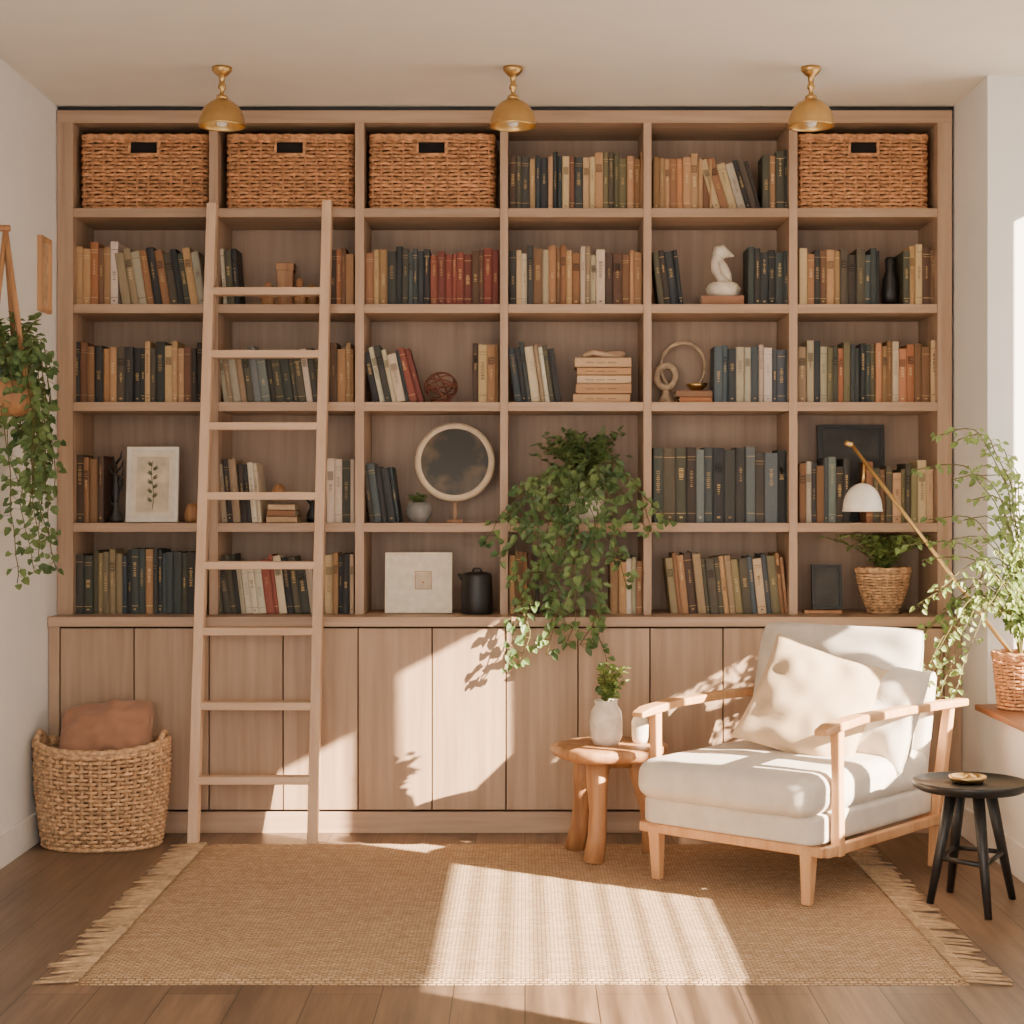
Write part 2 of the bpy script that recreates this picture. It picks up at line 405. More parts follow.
BK = [
 (1, 509, 643, 50, 58, ['dark', 'navy', 'brown', 'tan', 'olive', 'tan']), (1, 653, 712, 50, 57, ['tan', 'orange', 'tan']),
 (1, 700, 762, 46, 54, ['tan', 'blue', 'dark'], 16), (1, 762, 788, 52, 60, ['dark', 'brown', 'dark']),
 (2, 75, 120, 56, 64, ['tan', 'orange', 'tan', 'cream']), (2, 114, 208, 50, 58, ['cream', 'tan', 'dark', 'cream'], 9), (2, 219, 240, 52, 58, ['cream', 'dark'], 4),
 (2, 322, 354, 50, 60, ['brown', 'orange']), (2, 365, 430, 52, 60, ['tan', 'dark', 'navy']), (2, 430, 499, 50, 58, ['red', 'red', 'brown', 'red']),
 (2, 509, 643, 50, 60, ['dark', 'cream', 'brown', 'cream', 'tan', 'tan']), (2, 652, 684, 52, 58, ['dark', 'navy', 'cream'], 7),
 (2, 748, 789, 52, 60, ['navy', 'dark']), (2, 799, 880, 48, 58, ['tan', 'brown', 'dark', 'navy']), (2, 903, 937, 54, 64, ['olive', 'tan', 'brown']),
 (3, 74, 203, 54, 62, ['dark', 'tan', 'brown', 'dark', 'tan', 'dark']), (3, 216, 326, 42, 56, ['cream', 'blue', 'dark', 'dark', 'cream'], 8), (3, 329, 354, 52, 62, ['brown', 'tan']),
 (3, 362, 410, 48, 58, ['dark', 'cream', 'navy'], 12), (3, 396, 424, 50, 56, ['red'], 15), (3, 472, 499, 54, 60, ['brown', 'tan']), (3, 507, 562, 54, 62, ['navy', 'cream', 'dark'], 8),
 (3, 714, 789, 52, 60, ['navy', 'blue', 'cream', 'blue']), (3, 798, 937, 54, 63, ['cream', 'olive', 'navy', 'tan', 'orange', 'tan']),
 (4, 75, 104, 60, 68, ['tan', 'brown']), (4, 216, 262, 54, 66, ['cream', 'dark', 'cream'], 5), (4, 326, 355, 60, 66, ['cream', 'dark', 'cream']),
 (4, 362, 400, 54, 60, ['dark', 'navy'], 8), (4, 653, 789, 68, 76, ['dark', 'blue', 'navy', 'dark', 'blue', 'dark'], 0, .045, (7, 13)),
 (4, 799, 852, 56, 66, ['tan', 'blue', 'dark']), (4, 866, 934, 48, 64, ['brown', 'dark', 'olive', 'tan']),
 (5, 75, 199, 58, 66, ['dark', 'olive', 'navy', 'brown', 'navy', 'dark']), (5, 212, 318, 46, 60, ['dark', 'cream', 'red', 'dark', 'cream'], 7), (5, 324, 355, 58, 64, ['tan', 'dark']),
 (5, 509, 541, 58, 64, ['tan', 'brown', 'dark']), (5, 610, 643, 52, 58, ['tan', 'cream', 'brown']), (5, 665, 789, 54, 62, ['brown', 'cream', 'dark', 'olive', 'blue', 'tan'], 6),
]
for a in BK: books(*a)

def stack(name, row, u0, u1, n, th_, cols, y0=.06):
    b = MB(); z = (ZS+[ZCT])[row-1]+.0005; xa, xb = ex(u0, y0), ex(u1, y0)
    for i in range(n):
        i0 = R.uniform(0, .018); i1 = R.uniform(0, .018); c = srgb(*cols[i % len(cols)]); t = th_*R.uniform(.85, 1.15)
        yy = y0+R.uniform(0, .015)
        b.box(xa+i0, xb-i1, yy, yy+.16, z, z+.003, 0, c); b.box(xa+i0, xb-i1, yy, yy+.16, z+t-.003, z+t, 0, c)
        b.box(xa+i0, xb-i1, yy, yy+.004, z, z+t, 0, c); b.box(xa+i0+.003, xb-i1-.003, yy+.002, yy+.157, z+.003, z+t-.003, 0, srgb(222, 204, 172))
        if xb-xa > .2:
            for q in range(3): b.box(xa+.05+q*.045, xa+.085+q*.045, yy-.001, yy+.002, z+t*.4, z+t*.55, 0, tuple(v*.6 for v in c))
        z += t+.0003
    b.obj(name, [M_book], bevel=.001); return z
zt = stack('stack_of_books', 3, 573, 634, 5, .036, [(206, 164, 122), (184, 138, 98), (214, 182, 146), (192, 146, 104), (200, 164, 126)])
zb5 = stack('stack_of_books', 3, 676, 714, 2, .026, [(176, 114, 74), (150, 110, 80)])
stack('stack_of_books', 4, 265, 298, 3, .027, [(196, 160, 120), (150, 104, 70), (206, 176, 140)])

# ------------------------------------------------------------------ woven baskets
def rrect(hx, hy, r, npt):
    pts = []; L = [2*(hx-r), math.pi*r/2, 2*(hy-r), math.pi*r/2]*2
    tot = sum(L)
    for i in range(npt):
        d = tot*i/npt; k = 0
        while d > L[k]: d -= L[k]; k += 1
        if k == 0: p = (-hx+r+d, -hy); n = (0, -1)
        elif k == 2: p = (hx, -hy+r+d); n = (1, 0)
        elif k == 4: p = (hx-r-d, hy); n = (0, 1)
        elif k == 6: p = (-hx, hy-r-d); n = (-1, 0)
        else:
            cx, cy, a0 = {1: (hx-r, -hy+r, -90), 3: (hx-r, hy-r, 0), 5: (-hx+r, hy-r, 90), 7: (-hx+r, -hy+r, 180)}[k]
            a = math.radians(a0)+d/r; n = (math.cos(a), math.sin(a)); p = (cx+r*n[0], cy+r*n[1])
        pts.append((p, n))
    return pts
def weave(b, c, path, z0, z1, pitch, nst, amp, mat=0, skip=None, rim=.009, tw=None, flat=.8, vskip=None, srad=.8):
    rows = int((z1-z0)/pitch)
    for k in range(rows):
        z = z0+pitch*(k+.5); f = (z-z0)/(z1-z0); pp = path(f); n = len(pp); pts = []
        sh = R.uniform(.78, 1.1)
        for i, (p, nn) in enumerate(pp):
            o = amp*math.sin(math.pi*nst*i/n+math.pi*k)
            pts.append((c[0]+p[0]+nn[0]*o, c[1]+p[1]+nn[1]*o, c[2]+z+.0012*math.sin(i*.7+k)+(tw(p, f) if tw else 0)))
        b.tube(pts, pitch*.47, 5, mat, (sh, sh*.98, sh*.95), closed=True, skip=skip, flat=flat)
    for j in range(nst):
        pts = []
        for q in range(5):
            f = q/4; pp = path(f); p, nn = pp[int((j+.5)*len(pp)/nst) % len(pp)]
            pts.append((c[0]+p[0], c[1]+p[1], c[2]+z0+(z1-z0)*f+(tw(p, f) if tw else 0)))
        if vskip and vskip(Vector(pts[3])): pts = pts[:4]
        b.tube(pts, amp*srad, 5, mat, (.85, .83, .8))
    for dz, rr in ((0, rim), (rim*1.1, rim*.9)):
        pp = path(1); pts = [(c[0]+p[0]+nn[0]*.003*math.sin(i*.9), c[1]+p[1]+nn[1]*.003*math.sin(i*.9), c[2]+z1-dz+.002*math.cos(i*.9)+(tw(p, 1) if tw else 0)) for i, (p, nn) in enumerate(pp)]
        b.tube(pts, rr, 6, mat, (.95, .93, .9), closed=True)
    pp = path(0); b.tube([(c[0]+p[0], c[1]+p[1], c[2]+z0+rim*.6) for p, nn in pp], rim*.8, 6, mat, closed=True)

for (a, c_) in [(80, 207), (226, 353), (369, 494), (799, 929)]:
    y0 = .03; x0, x1 = ex(a, y0), ex(c_, y0); hx = (x1-x0)/2-.004; hy = .135; cx = (x0+x1)/2; cy = y0+hy+.01
    g = group('wicker_storage_basket', (cx, cy, ZS[0]))
    b = MB(); hz0, hz1 = ZS[0]+.222, ZS[0]+.276
    skip = lambda p: abs(p.x-cx) < .056 and hz0 < p.z < hz1 and p.y < cy
    vsk = lambda p: abs(p.x-cx) < .056 and p.y < cy
    weave(b, (cx, cy, ZS[0]+.001), lambda f: rrect(hx, hy, .03, 200), 0, .296, .0148, 34, .0065, 0, skip, vskip=vsk)
    hp = [(cx+sx*.058, cy-hy-.004, z) for sx, z in ((-1, hz0), (1, hz0), (1, hz1), (-1, hz1))]
    for i in range(4): b.tube([hp[i], hp[(i+1) % 4]], .006, 6)
    b.obj('woven_body', [M_wick], parent=g)
    simple('shade_fill', [M_dark], lambda b: (b.box(cx-hx+.014, cx+hx-.014, cy-hy+.018, cy+hy-.016, ZS[0]+.006, ZS[0]+.28)), parent=g)  # solid dark block in place of the shade inside the basket

# oval floor basket with cushion
bcx, bcy = -1.608, -.335
g = group('wicker_floor_basket', (bcx, bcy, 0))
def oval(f):
    n = 184; k = .87+.13*math.sin(min(1, f*1.15)*math.pi/2)
    return [((.248*k*math.cos(2*math.pi*i/n), .175*k*math.sin(2*math.pi*i/n)), (math.cos(2*math.pi*i/n), math.sin(2*math.pi*i/n))) for i in range(n)]
tw = lambda p, f: .03*f*f*(abs(p[0])/.25)**3
b = MB(); weave(b, (bcx, bcy, .002), oval, 0, .37, .0155, 46, .008, rim=.013, tw=tw, flat=.9, srad=1.0)
for sg in (-1, 1):
    b.tube([(bcx+sg*.225, bcy-.06, .36), (bcx+sg*.234, bcy-.045, .415), (bcx+sg*.236, bcy, .43), (bcx+sg*.234, bcy+.045, .415), (bcx+sg*.225, bcy+.06, .36)], .011, 8)
b.obj('woven_body', [M_wickL], parent=g)
simple('shade_fill', [M_dark], lambda b: b.lathe([(.0, .01), (.8, .01), (.9, .3), (.88, .3), (0, .28)], (bcx, bcy, 0), 32, sx=.235, sy=.165), parent=g)  # dark insert painted in for the shade within the basket
b = MB(); b.pillow(.37, .27, .16, 0, Matrix.Translation((bcx+.01, bcy+.02, .425)) @ Matrix.Rotation(math.radians(-5), 4, 'Y') @ Matrix.Rotation(math.radians(-40), 4, 'X'), seed=3, wr=.022, rc=.12)
b.obj('terracotta_cushion', [M_terra])

# ------------------------------------------------------------------ ladder
lg = group('library_ladder', (-1.03, -.14, 0))
TL, TR, BL, BR = Vector((-1.243, -.035, 2.49)), Vector((-.786, -.035, 2.50)), Vector((-1.268, -.30, .0)), Vector((-.812, -.30, .0))
b = MB()
for A, B in ((BL, TL), (BR, TR)):
    sx = .019; sy = .03; vs = []
    for P in (A, B):
        for dx, dy in ((-sx, -sy), (sx, -sy), (sx, sy), (-sx, sy)): vs.append(P+Vector((dx, dy, 0)))
    b.add(vs, [(3, 2, 1, 0), (4, 5, 6, 7), (0, 1, 5, 4), (1, 2, 6, 5), (2, 3, 7, 6), (3, 0, 4, 7)])
b.obj('side_rails', [M_lad], parent=lg, bevel=.003)
b = MB()
for v in (289, 353, 426, 496, 565, 630, 703, 775):
    z = ez(v, -.16); f = z/2.49; A = BL.lerp(TL, f); B = BR.lerp(TR, f)
    b.box(A.x+.012, B.x-.012, A.y-.03, A.y+.03, z-.015, z+.015)
b.obj('rungs', [wood('ladder_rung_wood', srgb(214, 182, 152), srgb(198, 162, 132), 'X')], parent=lg, bevel=.003)

# ------------------------------------------------------------------ ceiling lamps
for u in (222, 513, 811):
    x, y = ex(u, -.6), -.6
    g = group('brass_ceiling_lamp', (x, y, ZC))
    b = MB()
    b.lathe([(0, 0), (.036, 0), (.036, -.012), (.02, -.03), (.012, -.034), (.009, -.06), (.014, -.068), (.014, -.078), (.008, -.085), (.008, -.10), (.02, -.105), (.022, -.118), (0, -.118)][::-1], (x, y, ZC-.0008), 28)
    b.obj('stem_and_canopy', [M_brass], parent=g)
    b = MB(); pr = []
    for i in range(13):
        a = math.radians(90*i/12); pr.append((.084*math.sin(a)+.0001, .096*math.cos(a)))
    inner = [(r*.95, z*.95) for r, z in pr][::-1]
    b.lathe(pr+[(.087, -.006), (.082, -.006)]+inner, (x, y, 2.678), 36, caps=False)
    b.obj('dome_shade', [M_brass], parent=g)
    simple('bulb', [M_white], lambda b: b.lathe([(.0001, -.03), (.018, -.024), (.025, 0), (.018, .022), (.01, .05), (.01, .07)], (x, y, 2.70), 16), parent=g)

# ------------------------------------------------------------------ rug
RX0, RX1, RY0, RY1 = -1.215, 1.20, -2.22, -.335
rg = group('jute_rug', (0, -1.25, 0))
b = MB(); nx, ny = 60, 50; vs = []; fs = []
for i in range(nx+1):
    for j in range(ny+1):
        x = RX0+(RX1-RX0)*i/nx; y = RY0+(RY1-RY0)*j/ny
        ed = min(i, nx-i, j, ny-j)
        z = .011+.0015*noise.noise(Vector((x*3, y*3, 0))) if ed else .001
        y += .006*noise.noise(Vector((x*2, 5, 0))) if j in (0, ny) else 0
        vs.append((x, y, z))
for i in range(nx):
    for j in range(ny):
        a = i*(ny+1)+j; fs.append((a, a+ny+1, a+ny+2, a+1))
b.add(vs, fs, smooth=True); b.obj('woven_field', [rug_mat()], parent=rg)
b = MB()
for sg, xe in ((-1, RX0), (1, RX1)):
    y = RY0+.01
    while y < RY1-.005:
        L = R.uniform(.085, .125); dy = R.uniform(-.03, .02)
        for q in range(2):
            e = R.uniform(-.008, .008)
            b.tube([(xe-sg*.01, y, .010), (xe+sg*L*.35, y+dy*.3+e*.3, .008), (xe+sg*L*.7, y+dy*.6+e, .006), (xe+sg*L, y+dy+e*2, .004)], [.0045, .0042, .0036, .002], 5, 0, (R.uniform(.7, 1.0),)*3)
        b.lathe([(0.0001, -.006), (.007, 0), (.0001, .006)], (xe+sg*.02, y, .009), 8)
        y += .025
b.obj('fringe', [M_jute], parent=rg)

# ------------------------------------------------------------------ armchair
AM = Matrix.Translation((.679, -1.168, 0)) @ Matrix.Rotation(math.radians(-40.4), 4, 'Z')
ag = group('lounge_armchair', (AM @ Vector((0, .4, 0))))
b = MB(); b.M = AM; z0 = .0125
for sx in (-1, 1):
    b.tube([(sx*.295, .0, z0), (sx*.30, .0, .20)], [.022, .033], 4, square=True)
    b.tube([(sx*.358, .085, .165), (sx*.359, .08, .4), (sx*.36, .075, .58)], [.026, .022, .026], 4, square=True)
    b.tube([(sx*.325, .80, .0125), (sx*.345, .80, .25), (sx*.355, .87, .58)], [.02, .029, .024], 4, square=True)
    b.box(.348 if sx > 0 else -.372, .372 if sx > 0 else -.348, .0, .82, .170, .205)
b.box(-.36, .36, -.02, .012, .172, .205); b.box(-.33, .33, .79, .82, .17, .205)
for sx in (-1, 1):
    prof = [(-.03, .024, .566, .010), (.02, .030, .576, .014), (.2, .028, .590, .014), (.5, .025, .590, .014), (.8, .025, .584, .014), (.97, .022, .578, .013)]
    vs = []; fs = []
    for (y, hw, z, ht) in prof:
        cxo = sx*(.360+.008*math.sin(y*3))
        for dx, dz in ((-hw, -ht), (hw, -ht), (hw, ht), (-hw, ht)): vs.append((cxo+dx, y, z+.005+dz))
    for i in range(len(prof)-1):
        for j in range(4): fs.append((i*4+j, i*4+(j+1) % 4, i*4+4+(j+1) % 4, i*4+4+j))
    fs += [(3, 2, 1, 0), tuple(len(prof)*4-4+j for j in range(4))]
    b.add(vs, fs)
b.obj('wooden_frame', [M_chairw], parent=ag, bevel=.006, seg=3)
b = MB(); b.M = AM
b.rbox(.672, .83, .10, .02, 0, 14, T=Matrix.Translation((0, .385, .252)))
b.rbox(.682, .85, .135, .05, .012, 20, T=Matrix.Translation((0, .345, .362)), wr=.009)
b.obj('seat_cushion', [M_linen], parent=ag)
b = MB(); b.M = AM
b.rbox(.63, .08, .42, .03, 0, 12, T=Matrix.Translation((0, .80, .50)) @ Matrix.Rotation(math.radians(-12), 4, 'X'))
b.obj('backrest', [M_linen], parent=ag)
b = MB(); b.M = AM
b.pillow(.70, .50, .24, 0, Matrix.Translation((0.0, .68, .625)) @ Matrix.Rotation(math.radians(-14), 4, 'X'), seed=1, wr=.018, rc=.09)
b.pillow(.44, .38, .17, 0, Matrix.Translation((.17, .585, .57)) @ Matrix.Rotation(math.radians(-20), 4, 'X') @ Matrix.Rotation(math.radians(8), 4, 'Y'), seed=8, wr=.02, rc=.06)
b.obj('back_cushions', [M_linen], parent=ag)
b = MB(); b.pillow(.43, .42, .16, 0, Matrix.Translation((1.0, -.87, .60)) @ Matrix.Rotation(math.radians(-18), 4, 'Z') @ Matrix.Rotation(math.radians(-30), 4, 'X') @ Matrix.Rotation(math.radians(18), 4, 'Y'), seed=5, wr=.016)
b.obj('throw_pillow', [M_beige])

# ------------------------------------------------------------------ rustic side table
tx, ty, tz = .318, -.62, .425
g = group('rustic_side_table', (tx, ty, 0)); b = MB()
b.lathe([(.0001, -.05), (.175, -.05), (.200, -.042), (.212, -.024), (.209, -.006), (.198, 0), (.0001, .0)], (tx, ty, tz), 64, jit=.14)
b.obj('slab_top', [M_stump], parent=g)
b = MB()
for (fx, fy, hx_, hy_) in ((.245, -.715, .27, -.69), (.185, -.47, .23, -.52), (.47, -.52, .42, -.56)):
    rs = [.038, .034, .032, .038, .046]
    b.tube([(fx+(hx_-fx)*t+.008*math.sin(t*5), fy+(hy_-fy)*t, .0125+(tz-.056)*t) for t in (0, .25, .5, .75, 1)], rs, 12)
b.tube([(.26, -.66, .345), (.32, -.60, .35), (.42, -.56, .345)], .018, 8)
b.obj('log_legs', [M_stump], parent=g)
vx, vy = ex(606, -.64), -.64
g = group('ceramic_vase_with_herbs', (vx, vy, tz))
simple('vase', [M_stone], lambda b: (b.lathe([(.0001, 0), (.045, 0), (.058, .03), (.06, .08), (.054, .12), (.04, .145), (.044, .16), (.040, .16), (.036, .145), (.0001, .14)], (vx, vy, tz+.001), 32)), parent=g)
def sprigs(b, c, n, H, S, L, W, rnd, lean=(0, 0), k=12, fill=1, clamp=None):
    for i in range(n):
        a = rnd.uniform(0, 2*math.pi); s = S*rnd.uniform(.3, 1); h = H*rnd.uniform(.55, 1)
        p0 = Vector(c); p2 = p0+Vector((math.cos(a)*s+lean[0], math.sin(a)*s*.8+lean[1], h)); p1 = p0+Vector((math.cos(a)*s*.2, math.sin(a)*s*.2, h*.7))
        pts = [(p0*(1-t)**2+p1*2*t*(1-t)+p2*t*t) for t in [q/k for q in range(k+1)]]
        if clamp: pts = [clamp(p) for p in pts]
        b.tube(pts[::2] if k > 6 else pts, .0016, 4, 0)
        for q in range(2, k+1):
            for sd in range(fill*2):
                d = (pts[q]-pts[q-1]).normalized(); o = Vector((rnd.uniform(-1, 1), rnd.uniform(-1, 1), rnd.uniform(-.3, .6))).normalized()
                dd = (d*.4+o).normalized(); pp = pts[q]+dd*.004
                if clamp and (clamp(pp+dd*L)-(pp+dd*L)).length > .001: continue
                b.leaf(pp, dd, Vector((0, 0, 1)), L*rnd.uniform(.6, 1.15), W*rnd.uniform(.7, 1.1), 1, col=(rnd.uniform(.75, 1.15),)*3)
b = MB(); sprigs(b, (vx, vy, tz+.14), 13, .15, .075, .028, .022, random.Random(2)); b.obj('sprigs', [M_stem, M_leafL], parent=g)
cx_ = ex(640, -.6)
simple('ceramic_cup', [M_stone], lambda b: b.lathe([(.0001, 0), (.026, 0), (.03, .02), (.031, .075), (.024, .095), (.02, .1), (.02, .092), (.026, .07), (.0001, .02)], (cx_, -.6, tz+.001), 24))

# ------------------------------------------------------------------ black stool with dish
sx_, sy_, sz_ = 1.44, -1.30, .395
g = group('black_side_stool', (sx_, sy_, 0))
simple('top', [M_black], lambda b: b.lathe([(.0001, -.022), (.165, -.022), (.18, -.014), (.184, 0), (.184, .008), (.178, .008), (.174, 0), (.0001, 0)], (sx_, sy_, sz_), 48), parent=g)
b = MB(); feet = ((1.300, -1.34), (1.445, -1.50), (1.60, -1.22), (1.42, -1.12))
for (fx, fy) in feet:
    tp = Vector((sx_+(fx-sx_)*.45, sy_+(fy-sy_)*.45, sz_-.02)); bt = Vector((fx, fy, .0135 if fx < 1.33 else .001))
    b.tube([bt, bt.lerp(tp, .5), tp], [.012, .017, .02], 10)
F = .42
q_ = lambda p: (p[0]+(sx_-p[0])*.55*F, p[1]+(sy_-p[1])*.55*F, .001+(sz_-.02)*F)
for i in range(4): b.tube([q_(feet[i]), q_(feet[(i+1) % 4])], .008, 8)
b.obj('legs', [M_black], parent=g)
dx_, dy_ = 1.432, -1.30
simple('brass_trinket_dish', [M_brass], lambda b: (b.lathe([(.0001, 0), (.045, 0), (.058, .012), (.06, .022), (.054, .022), (.05, .012), (.0001, .008)], (dx_, dy_, sz_+.001), 32), b.lathe([(.0001, .009), (.02, .011), (.02, .02), (.0001, .028)], (dx_+.01, dy_, sz_+.001), 16)))

# ------------------------------------------------------------------ trailing plants
def vine(b, pts, rnd, L=.045, W=.036, step=.022, clamp=None, stem=.0018, lm=1, dens=2, dn0=0):
    P = [Vector(p) for p in pts]; out = []
    for i in range(len(P)-1):
        p0 = P[max(i-1, 0)]; p1 = P[i]; p2 = P[i+1]; p3 = P[min(i+2, len(P)-1)]
        n = max(2, int((p2-p1).length/step))
        for q in range(n):
            t = q/n
            out.append(.5*((2*p1)+(p2-p0)*t+(2*p0-5*p1+4*p2-p3)*t*t+(3*p1-p0-3*p2+p3)*t**3))
    out.append(P[-1])
    for i in range(1, len(out)):
        w = Vector((noise.noise(out[i]*9), 0, 0))*.02; out[i] = out[i]+w
        if clamp: out[i] = clamp(out[i])
    b.tube(out, stem, 4, 0)
    for i, p in enumerate(out):
        if i < dn0: continue
        for q in range(dens if rnd.random() < .5 else max(1, dens-1)):
            a = rnd.uniform(0, 2*math.pi)
            o = Vector((math.cos(a), -abs(math.sin(a))*.8, rnd.uniform(-.7, .35)))
            d = o.normalized(); pet = p+d*rnd.uniform(.008, .03)
            if clamp and (clamp(pet+d*L)-(pet+d*L)).length > .001: continue
            b.tube([p, pet], .0009, 3, 0)
            nr = Vector((rnd.uniform(-.4, .4), -1, rnd.uniform(.2, 1.2)))
            b.leaf(pet, (d+Vector((0, 0, -.5))).normalized(), nr, L*rnd.uniform(.5, 1.1), W*rnd.uniform(.6, 1.1), lm, col=(rnd.uniform(.7, 1.2),)*3)

# main trailing ivy on bookcase
rnd = random.Random(11); px_, py_ = ex(583, .1), .12; zsh = ZS[3]
g = group('trailing_ivy_plant', (px_, py_, zsh))
simple('pot', [M_white, M_soil], lambda b: (b.lathe([(.0001, 0), (.065, 0), (.085, .06), (.092, .15), (.094, .165), (.086, .165), (.083, .14), (.0001, .14)], (px_, py_, zsh+.001), 32)), parent=g)
b = MB()
def cl(p):
    q = p.copy()
    if q.z < 1.24 and q.y > -.03: q.y = -.03
    if q.z < .90 and q.y > -.165: q.y = -.165
    if abs(q.x-ex(504)) < .03 and q.y > -.03: q.y = -.03
    if abs(q.x-ex(647)) < .03 and q.y > -.03: q.y = -.03
    if q.y > .30: q.y = .30
    return q
sprigs(b, (px_, py_-.02, zsh+.13), 64, .23, .22, .034, .028, rnd, (0, -.05), 9, 1, cl)
ends = [(490, 545), (498, 560), (510, 520), (528, 610), (545, 640), (505, 668), (522, 664), (550, 655), (562, 625), (578, 600), (597, 585), (600, 690), (588, 645), (612, 560), (630, 585), (642, 535), (658, 530), (672, 520), (540, 560), (570, 560), (535, 520), (604, 540), (550, 620), (575, 640)]
for (u, v) in ends:
    yy = -.10 if v < 600 else -.19
    ye = yy+rnd.uniform(-.04, .02); X, Z = ex(u, ye), ez(v, ye)
    dx = X-px_; zz = zsh+.1
    b_pts = [(px_+rnd.uniform(-.04, .04), py_-.03, zsh+.15), (px_+dx*.35, .0, zsh+.19+rnd.uniform(-.05, .06)), (px_+dx*.75, -.07, zsh+.12+rnd.uniform(-.04, .05))]
    n = max(1, int((zz-Z)/.12))
    for i in range(1, n+1):
        t = i/n; b_pts.append((px_+dx*(.75+.25*t)+rnd.uniform(-.03, .03), -.08+(ye+.08)*t, zz+(Z-zz)*t))
    vine(b, b_pts, rnd, .042, .034, .028, clamp=cl)
b.obj('foliage', [M_stem, M_leafD], parent=g)

# hanging pothos on left wall
rnd = random.Random(5); hx0, hy0, hz0_ = -1.785, -.90, 1.60
g = group('hanging_pothos_planter', (hx0, hy0, hz0_))
b = MB()
b.lathe([(.0001, 0), (.045, .002), (.072, .03), (.082, .08), (.08, .12), (.074, .12), (.07, .10), (.0001, .10)], (hx0, hy0, hz0_), 28)
b.obj('bowl', [M_stump], parent=g)
b = MB()
top = Vector((-1.815, -.86, 2.25))
for an in (90, 210, 330):
    p = Vector((hx0+.078*math.cos(math.radians(an)), hy0+.078*math.sin(math.radians(an)), hz0_+.10))
    b.tube([p, top], .010, 6)
b.tube([(XL+.001, -.86, 2.26), (-1.80, -.86, 2.26)], .012, 8)
b.obj('straps', [M_stump], parent=g)
b = MB()
def cl2(p):
    q = p.copy(); q.x = max(q.x, XL+.012); return q
for i in range(22):
    a = rnd.uniform(-1.8, 1.9)
    rr = rnd.uniform(.04, .12); L = rnd.uniform(.12, .42) if i % 4 else rnd.uniform(.45, .68)
    p = [(hx0, hy0, hz0_+.11), (hx0+.7*rr*math.cos(a), hy0+.7*rr*math.sin(a), hz0_+.2+rnd.uniform(0, .08)), (hx0+rr*math.cos(a), hy0+1.2*rr*math.sin(a)+.04, hz0_+.1)]
    n = max(1, int(L/.12))
    for k in range(1, n+1):
        p.append((hx0+rr*math.cos(a)*(1-.3*k/n)+rnd.uniform(-.02, .02)+.01*k/n, hy0+1.2*rr*math.sin(a)+.04+.12*k/n, hz0_+.1-L*k/n))
    vine(b, p, rnd, .038, .03, .028, clamp=cl2)
sprigs(b, (hx0, hy0, hz0_+.1), 14, .26, .12, .036, .03, rnd, (.0, .06), 9, 1, cl2)
b.obj('foliage', [M_stem, M_leafD], parent=g)
g = group('small_wall_frame', (XL, -.2, 2.05))
simple('frame', [M_chairw], lambda b: (b.box(XL+.001, XL+.02, -.27, -.255, 2.04, 2.33), b.box(XL+.001, XL+.02, -.145, -.13, 2.04, 2.33), b.box(XL+.001, XL+.02, -.255, -.145, 2.04, 2.055), b.box(XL+.001, XL+.02, -.255, -.145, 2.315, 2.33)), parent=g)
simple('print', [M_jute], lambda b: b.box(XL+.001, XL+.009, -.255, -.145, 2.055, 2.315), parent=g)

# windowsill plant in basket
rnd = random.Random(21); wx, wy, wz = 1.805, -.64, .5545
g = group('fern_in_wicker_basket', (wx, wy, wz)); b = MB()
circ = lambda f: [((.085+.02*f)*math.cos(2*math.pi*i/90), (.085+.02*f)*math.sin(2*math.pi*i/90)) for i in range(90)]
weave(b, (wx, wy, wz), lambda f: [(p, (p[0]/(.085+.02*f), p[1]/(.085+.02*f))) for p in circ(f)], 0.001, .2, .0125, 22, .004, rim=.008)
b.obj('woven_pot', [M_wick], parent=g)
simple('soil', [M_soil], lambda b: b.lathe([(.0001, .01), (.078, .01), (.094, .17), (.0001, .18)], (wx, wy, wz), 24), parent=g)
b = MB()
def cl3(p):
    q = p.copy()
    if q.y > -.50 and q.x > XR-.02: q.x = XR-.02
    if q.x > 1.60 and q.z < .62: q.z = .62
    if q.y > -.17 and q.z < .9: q.y = -.17
    if q.y > -.03: q.y = -.03
    return q
tg = [(940, 435), (915, 470), (960, 440), (990, 450), (1010, 470), (1005, 520), (975, 500), (930, 520), (905, 545), (925, 560), (950, 540), (980, 560), (1015, 560), (920, 605), (915, 640), (930, 665), (918, 685), (945, 640), (955, 690), (960, 600), (940, 590), (1000, 590), (970, 470), (950, 480), (990, 540), (925, 690), (937, 700), (965, 520), (1000, 480), (945, 610), (925, 630), (975, 590), (985, 610), (940, 670)]
for (u, v) in tg:
    ye = rnd.uniform(-.75, -.42); X, Z = ex(u, ye), ez(v, ye)
    mid = (wx+(X-wx)*.5, wy+(ye-wy)*.5, max(Z+.0, wz+.3)+.10*(1 if Z < 1 else .0))
    vine(b, [(wx, wy, wz+.17), (wx+(X-wx)*.12, wy+(ye-wy)*.2, wz+.17+(mid[2]-wz-.17)*.6), mid, (X, ye, Z)], rnd, .031, .021, .026, clamp=cl3, stem=.0022, dn0=5)
b.obj('foliage', [M_stem, M_leafL], parent=g)

